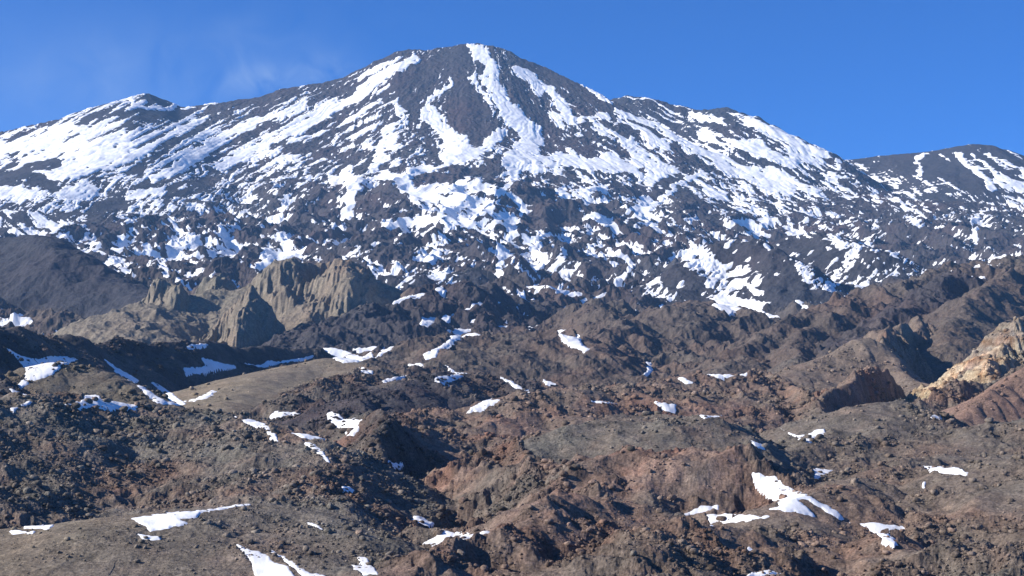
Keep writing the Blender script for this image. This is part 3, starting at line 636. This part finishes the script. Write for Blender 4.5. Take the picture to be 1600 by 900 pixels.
# ------------------------------------------------------------------ meshes
def grid_mesh(name, xyz, quads, mat, color=None, smooth=False):
    """quads: (n,4) indices into xyz; keeps only the used vertices"""
    used, inv = np.unique(quads, return_inverse=True)
    me = bpy.data.meshes.new(name)
    v = xyz[used].astype(f32); q = inv.reshape(-1, 4).astype(np.int32)
    me.vertices.add(len(v)); me.vertices.foreach_set('co', v.ravel())
    me.loops.add(q.size); me.loops.foreach_set('vertex_index', q.ravel())
    me.polygons.add(len(q)); me.polygons.foreach_set('loop_start', np.arange(0, q.size, 4, dtype=np.int32))
    try: me.polygons.foreach_set('loop_total', np.full(len(q), 4, np.int32))
    except Exception: pass
    me.polygons.foreach_set('use_smooth', np.full(len(q), smooth, bool))
    if color is not None:
        a = me.attributes.new('rock_color', 'FLOAT_COLOR', 'POINT')
        c4 = np.ones((len(v), 4), f32); c4[:, :3] = color[used]; a.data.foreach_set('color', c4.ravel())
    me.update(calc_edges=True)
    me.materials.append(mat)
    ob = bpy.data.objects.new(name, me); COL.objects.link(ob)
    return ob
idx = np.arange(NU*NV, dtype=np.int64).reshape(NV, NU)
quads = np.stack([idx[:-1, :-1], idx[:-1, 1:], idx[1:, 1:], idx[1:, :-1]], -1)
XYZ = np.stack([X, Yf, HR], -1).reshape(-1, 3); CC = CR.reshape(-1, 3)
qid = ID[:-1, :-1]
yq = Yf[:-1, :-1]
# the bare ground belongs to the volcano above the lava fields and to the valley below them
for nm, sel in (('mountain', (qid == 0) & (yq > 3600)), ('ground', (qid == 0) & (yq <= 3600))):
    o = grid_mesh(nm, XYZ, quads[sel], ROCK, CC); o['kind'] = 'structure'
for i, lf in enumerate(LF):
    sel = qid == i+1
    if sel.sum() < 4: continue
    o = grid_mesh(lf['name'], XYZ, quads[sel], ROCK, CC)
    if lf['cat']: o['label'] = lf['label']; o['category'] = lf['cat']
    else: o['kind'] = 'structure'
# snow sheet of the mountain: only where it comes near or above the rock
SXYZ = np.stack([X[sl], Yf[sl], SNZ], -1).reshape(-1, 3)
up = (SNZ-HR[sl]) > -1.5
q2 = up[:-1, :-1] | up[1:, :-1] | up[:-1, 1:] | up[1:, 1:]
idx2 = np.arange(SNZ.size, dtype=np.int64).reshape(SNZ.shape)
quads2 = np.stack([idx2[:-1, :-1], idx2[:-1, 1:], idx2[1:, 1:], idx2[1:, :-1]], -1)
o = grid_mesh('snow', SXYZ, quads2[q2], SNOW, None, True); o['kind'] = 'stuff'
print('mesh', round(time.time()-T0, 1))

# ------------------------------------------------------------------ snow patches lying on the hills
scraps = []
def pieces(m):
    """split a mask of grid cells into connected pieces, largest first"""
    lab = np.zeros(m.shape, np.int32); k_ = 0; out = []
    for r, c_ in zip(*np.nonzero(m)):
        if lab[r, c_]: continue
        k_ += 1; st = [(r, c_)]; lab[r, c_] = k_; cnt = 0
        while st:
            y_, x_ = st.pop(); cnt += 1
            for u_, w_ in ((y_+1, x_), (y_-1, x_), (y_, x_+1), (y_, x_-1)):
                if 0 <= u_ < m.shape[0] and 0 <= w_ < m.shape[1] and m[u_, w_] and not lab[u_, w_]:
                    lab[u_, w_] = k_; st.append((u_, w_))
        out.append((cnt, k_))
    return lab, [k_ for _, k_ in sorted(out, reverse=True)]
for poly, lab, a, b, c, d, sdist, ok0 in PINFO:
    yloc = Yf[a:b, c:d]
    lift = yloc*0.0006*np.clip(sdist/1.6, -2.5, 1.1)
    rg = ROUGH[a:b, c:d]
    k = np.where(rg > 0, 0.8, 1.0)                       # drifts fill the hollows between the rocks
    z = HS[a:b, c:d]+np.maximum(rg*k, -0.0008*yloc)*1.0+lift
    ok = ok0 & (z > HR[a:b, c:d]-0.002*yloc) & (sdist > -2.2)
    qq = ok[:-1, :-1] & ok[1:, :-1] & ok[:-1, 1:] & ok[1:, 1:]
    if qq.sum() < 3: print('patch small', poly[0]); continue
    xyz = np.stack([X[a:b, c:d], yloc, z], -1).reshape(-1, 3)
    ii = np.arange(z.size, dtype=np.int64).reshape(z.shape)
    q4 = np.stack([ii[:-1, :-1], ii[:-1, 1:], ii[1:, 1:], ii[1:, :-1]], -1)
    lb_, ks_ = pieces(qq)
    if not lab: scraps.append((xyz, q4[qq])); continue
    rest_m = qq & (lb_ != ks_[0])
    if rest_m.any(): scraps.append((xyz, q4[rest_m]))
    if lab:
        o = grid_mesh('snow_patch', xyz, q4[lb_ == ks_[0]], SNOW, None, True); o['label'] = lab; o['category'] = 'snow patch'
        o['group'] = 'snow patches on the hills below the mountain'
off = 0; vs = []; qs = []
for v_, q_ in scraps: vs.append(v_); qs.append(q_+off); off += len(v_)
o = grid_mesh('snow', np.concatenate(vs), np.concatenate(qs), SNOW, None, True); o['kind'] = 'stuff'
print('patches', round(time.time()-T0, 1))

# ------------------------------------------------------------------ loose rocks
def rock_verts(seed, sub=1):
    """an angular boulder: a jittered, cut icosphere"""
    r = np.random.default_rng(seed)
    t = (1+5**0.5)/2
    v = [(-1,t,0),(1,t,0),(-1,-t,0),(1,-t,0),(0,-1,t),(0,1,t),(0,-1,-t),(0,1,-t),(t,0,-1),(t,0,1),(-t,0,-1),(-t,0,1)]
    f = [(0,11,5),(0,5,1),(0,1,7),(0,7,10),(0,10,11),(1,5,9),(5,11,4),(11,10,2),(10,7,6),(7,1,8),(3,9,4),(3,4,2),(3,2,6),(3,6,8),(3,8,9),(4,9,5),(2,4,11),(6,2,10),(8,6,7),(9,8,1)]
    v = [np.array(p)/np.linalg.norm(p) for p in v]
    for _ in range(sub):
        mid = {}; nf = []
        def m(a, b):
            key = (min(a, b), max(a, b))
            if key not in mid:
                p = v[a]+v[b]; v.append(p/np.linalg.norm(p)); mid[key] = len(v)-1
            return mid[key]
        for a, b, c in f:
            x, y, z = m(a, b), m(b, c), m(c, a)
            nf += [(a, x, z), (b, y, x), (c, z, y), (x, y, z)]
        f = nf
    v = np.array(v)
    for _ in range(9):                                   # flat fracture faces
        n = r.normal(size=3); n /= np.linalg.norm(n); dd = r.uniform(0.55, 0.85)
        s_ = v@n; v = v-np.maximum(s_-dd, 0)[:, None]*n
    v = v*(1+r.normal(0, 0.05, (len(v), 1)))*np.array([r.uniform(0.8, 1.3), r.uniform(0.8, 1.3), r.uniform(0.6, 0.95)])
    return v.astype(f32), np.array(f)
rngb = np.random.default_rng(5)
protos = [rock_verts(s_, 1) for s_ in range(8)]
small = [rock_verts(s_+20, 0) for s_ in range(8)]
# where rocks lie: everywhere on rough ground, in clusters, thinly on the smooth hills
clus = (octave(45, 301)+0.7*octave(17, 302))
visY = vis & (Yf > 440) & (Yf < 2100) & (PX > -40) & (PX < 1640) & (PY < 930)
dens_ = (0.25+OUTC)*np.clip(0.4+clus*1.4, 0.04, 2.0)*np.clip(RGH, 0.05, 1.0)
cand = np.nonzero(visY.ravel())[0]
pr = dens_.ravel()[cand]; pr /= pr.sum()
NB = int(48000*Q*Q)
pick = rngb.choice(cand, NB, p=pr)
px_sz = rngb.pareto(2.3, NB)*1.0+0.9                      # half size, photo pixels
px_sz = np.minimum(px_sz, 7.5)*np.where(RGH.ravel()[pick] < 0.3, 0.7, 1.0)
size = px_sz*Yf.ravel()[pick]/F
size = np.minimum(size, 3.4)
xs_, ys_, zs_ = X.ravel()[pick], Yf.ravel()[pick], HR.ravel()[pick]
rc = CC[pick]*rngb.uniform(0.8, 1.6, (NB, 1))
order = np.argsort(-size/ys_)
big = order[:300]; rest_ = order[300:]
def tri_mesh(name, v, f, color):
    me = bpy.data.meshes.new(name)
    me.vertices.add(len(v)); me.vertices.foreach_set('co', v.astype(f32).ravel())
    me.loops.add(f.size); me.loops.foreach_set('vertex_index', f.astype(np.int32).ravel())
    me.polygons.add(len(f)); me.polygons.foreach_set('loop_start', np.arange(0, f.size, 3, dtype=np.int32))
    a = me.attributes.new('rock_color', 'FLOAT_COLOR', 'POINT')
    c4 = np.ones((len(v), 4), f32); c4[:, :3] = color; a.data.foreach_set('color', c4.ravel())
    me.update(calc_edges=True); me.materials.append(ROCK)
    return me
ids = ID.ravel()[pick]
bpx = PX.ravel()[pick]; bpy_ = PY.ravel()[pick]
WORD = dict(dusk='dark brown', red='red-brown', grey='grey stony', rough='rough dark', tan='smooth tan', brown='brown', darkrock='dark', far='grey-brown', olive='olive-brown', black='black shaded', cliff='tan', ochre='ochre', orange='muted red', darkfar='dark')
def zone(i):
    col = LF[ids[i]-1]['col'] if ids[i] > 0 else None
    what = WORD[col]+' hill' if col else 'brown valley floor'
    if col == 'rough': what = 'rough dark mound'
    side_w = 'left' if bpx[i] < 530 else ('centre' if bpx[i] < 1060 else 'right')
    dep = 'near the bottom edge' if bpy_[i] > 800 else ('in the foreground' if bpy_[i] > 690 else 'in the middle distance')
    return (f'angular boulder on the {what} {dep} at the {side_w}', f'boulders on the {what} {dep} at the {side_w}')
# 8 shapes x few colours of shared boulder meshes
lib = {}
for b in big:
    zi = zone(b)
    pi_ = int(rngb.integers(0, 8)); key = (zi, pi_)
    if key not in lib:
        v, f = protos[pi_]; lib[key] = tri_mesh('boulder', v, f, rc[b])
    o = bpy.data.objects.new('boulder', lib[key]); COL.objects.link(o)
    s_ = float(size[b]); o.scale = (s_, s_, s_); o.rotation_euler = (float(rngb.uniform(-.4, .4)), float(rngb.uniform(-.4, .4)), float(rngb.uniform(0, 6.28)))
    o.location = (float(xs_[b]), float(ys_[b]), float(zs_[b])+s_*0.25)
    o['label'] = zi[0]; o['category'] = 'boulder'; o['group'] = zi[1]
V_, F_, C_ = [], [], []; off = 0
for pi_ in range(8):
    v, f = small[pi_]; m = rest_[pi_::8]
    ang = rngb.uniform(0, 6.28, len(m)); ca_, sa_ = np.cos(ang)[:, None], np.sin(ang)[:, None]
    s_ = size[m][:, None]
    vx = (v[:, 0]*ca_-v[:, 1]*sa_)*s_+xs_[m][:, None]; vy = (v[:, 0]*sa_+v[:, 1]*ca_)*s_+ys_[m][:, None]; vz = v[:, 2]*s_+(zs_[m]+size[m]*0.25)[:, None]
    V_.append(np.stack([vx, vy, vz], -1).reshape(-1, 3))
    F_.append((f[None]+(np.arange(len(m))*len(v))[:, None, None]+off).reshape(-1, 3)); off += len(m)*len(v)
    C_.append(np.repeat(rc[m], len(v), 0))
me = tri_mesh('rubble', np.concatenate(V_), np.concatenate(F_), np.concatenate(C_))
o = bpy.data.objects.new('rubble', me); COL.objects.link(o); o['kind'] = 'stuff'
print('rocks', round(time.time()-T0, 1))
# ------------------------------------------------------------------ haze
def box(name, x0, x1, y0, y1, z0, z1):
    me = bpy.data.meshes.new(name)
    v = [(x, y, z) for z in (z0, z1) for y in (y0, y1) for x in (x0, x1)]
    me.from_pydata(v, [], [(0, 2, 3, 1), (4, 5, 7, 6), (0, 1, 5, 4), (2, 6, 7, 3), (0, 4, 6, 2), (1, 3, 7, 5)])
    ob = bpy.data.objects.new(name, me); COL.objects.link(ob); return ob
zmin = float(HR.min())
hz = box('haze', -9000, 9000, -400, 15200, min(zmin, -60)-1.0, SZ+60)
hm = bpy.data.materials.new('haze'); hm.use_nodes = True
n = hm.node_tree.nodes; n.clear()
ho = n.new('ShaderNodeOutputMaterial'); pv = n.new('ShaderNodeVolumePrincipled')
pv.inputs['Color'].default_value = (0.30, 0.58, 1.0, 1); pv.inputs['Density'].default_value = 0.00002
pv.inputs['Anisotropy'].default_value = 0.0
hm.node_tree.links.new(pv.outputs[0], ho.inputs['Volume'])
hz.data.materials.append(hm); hz['kind'] = 'stuff'
print('total', round(time.time()-T0, 1), 'zmin', zmin)
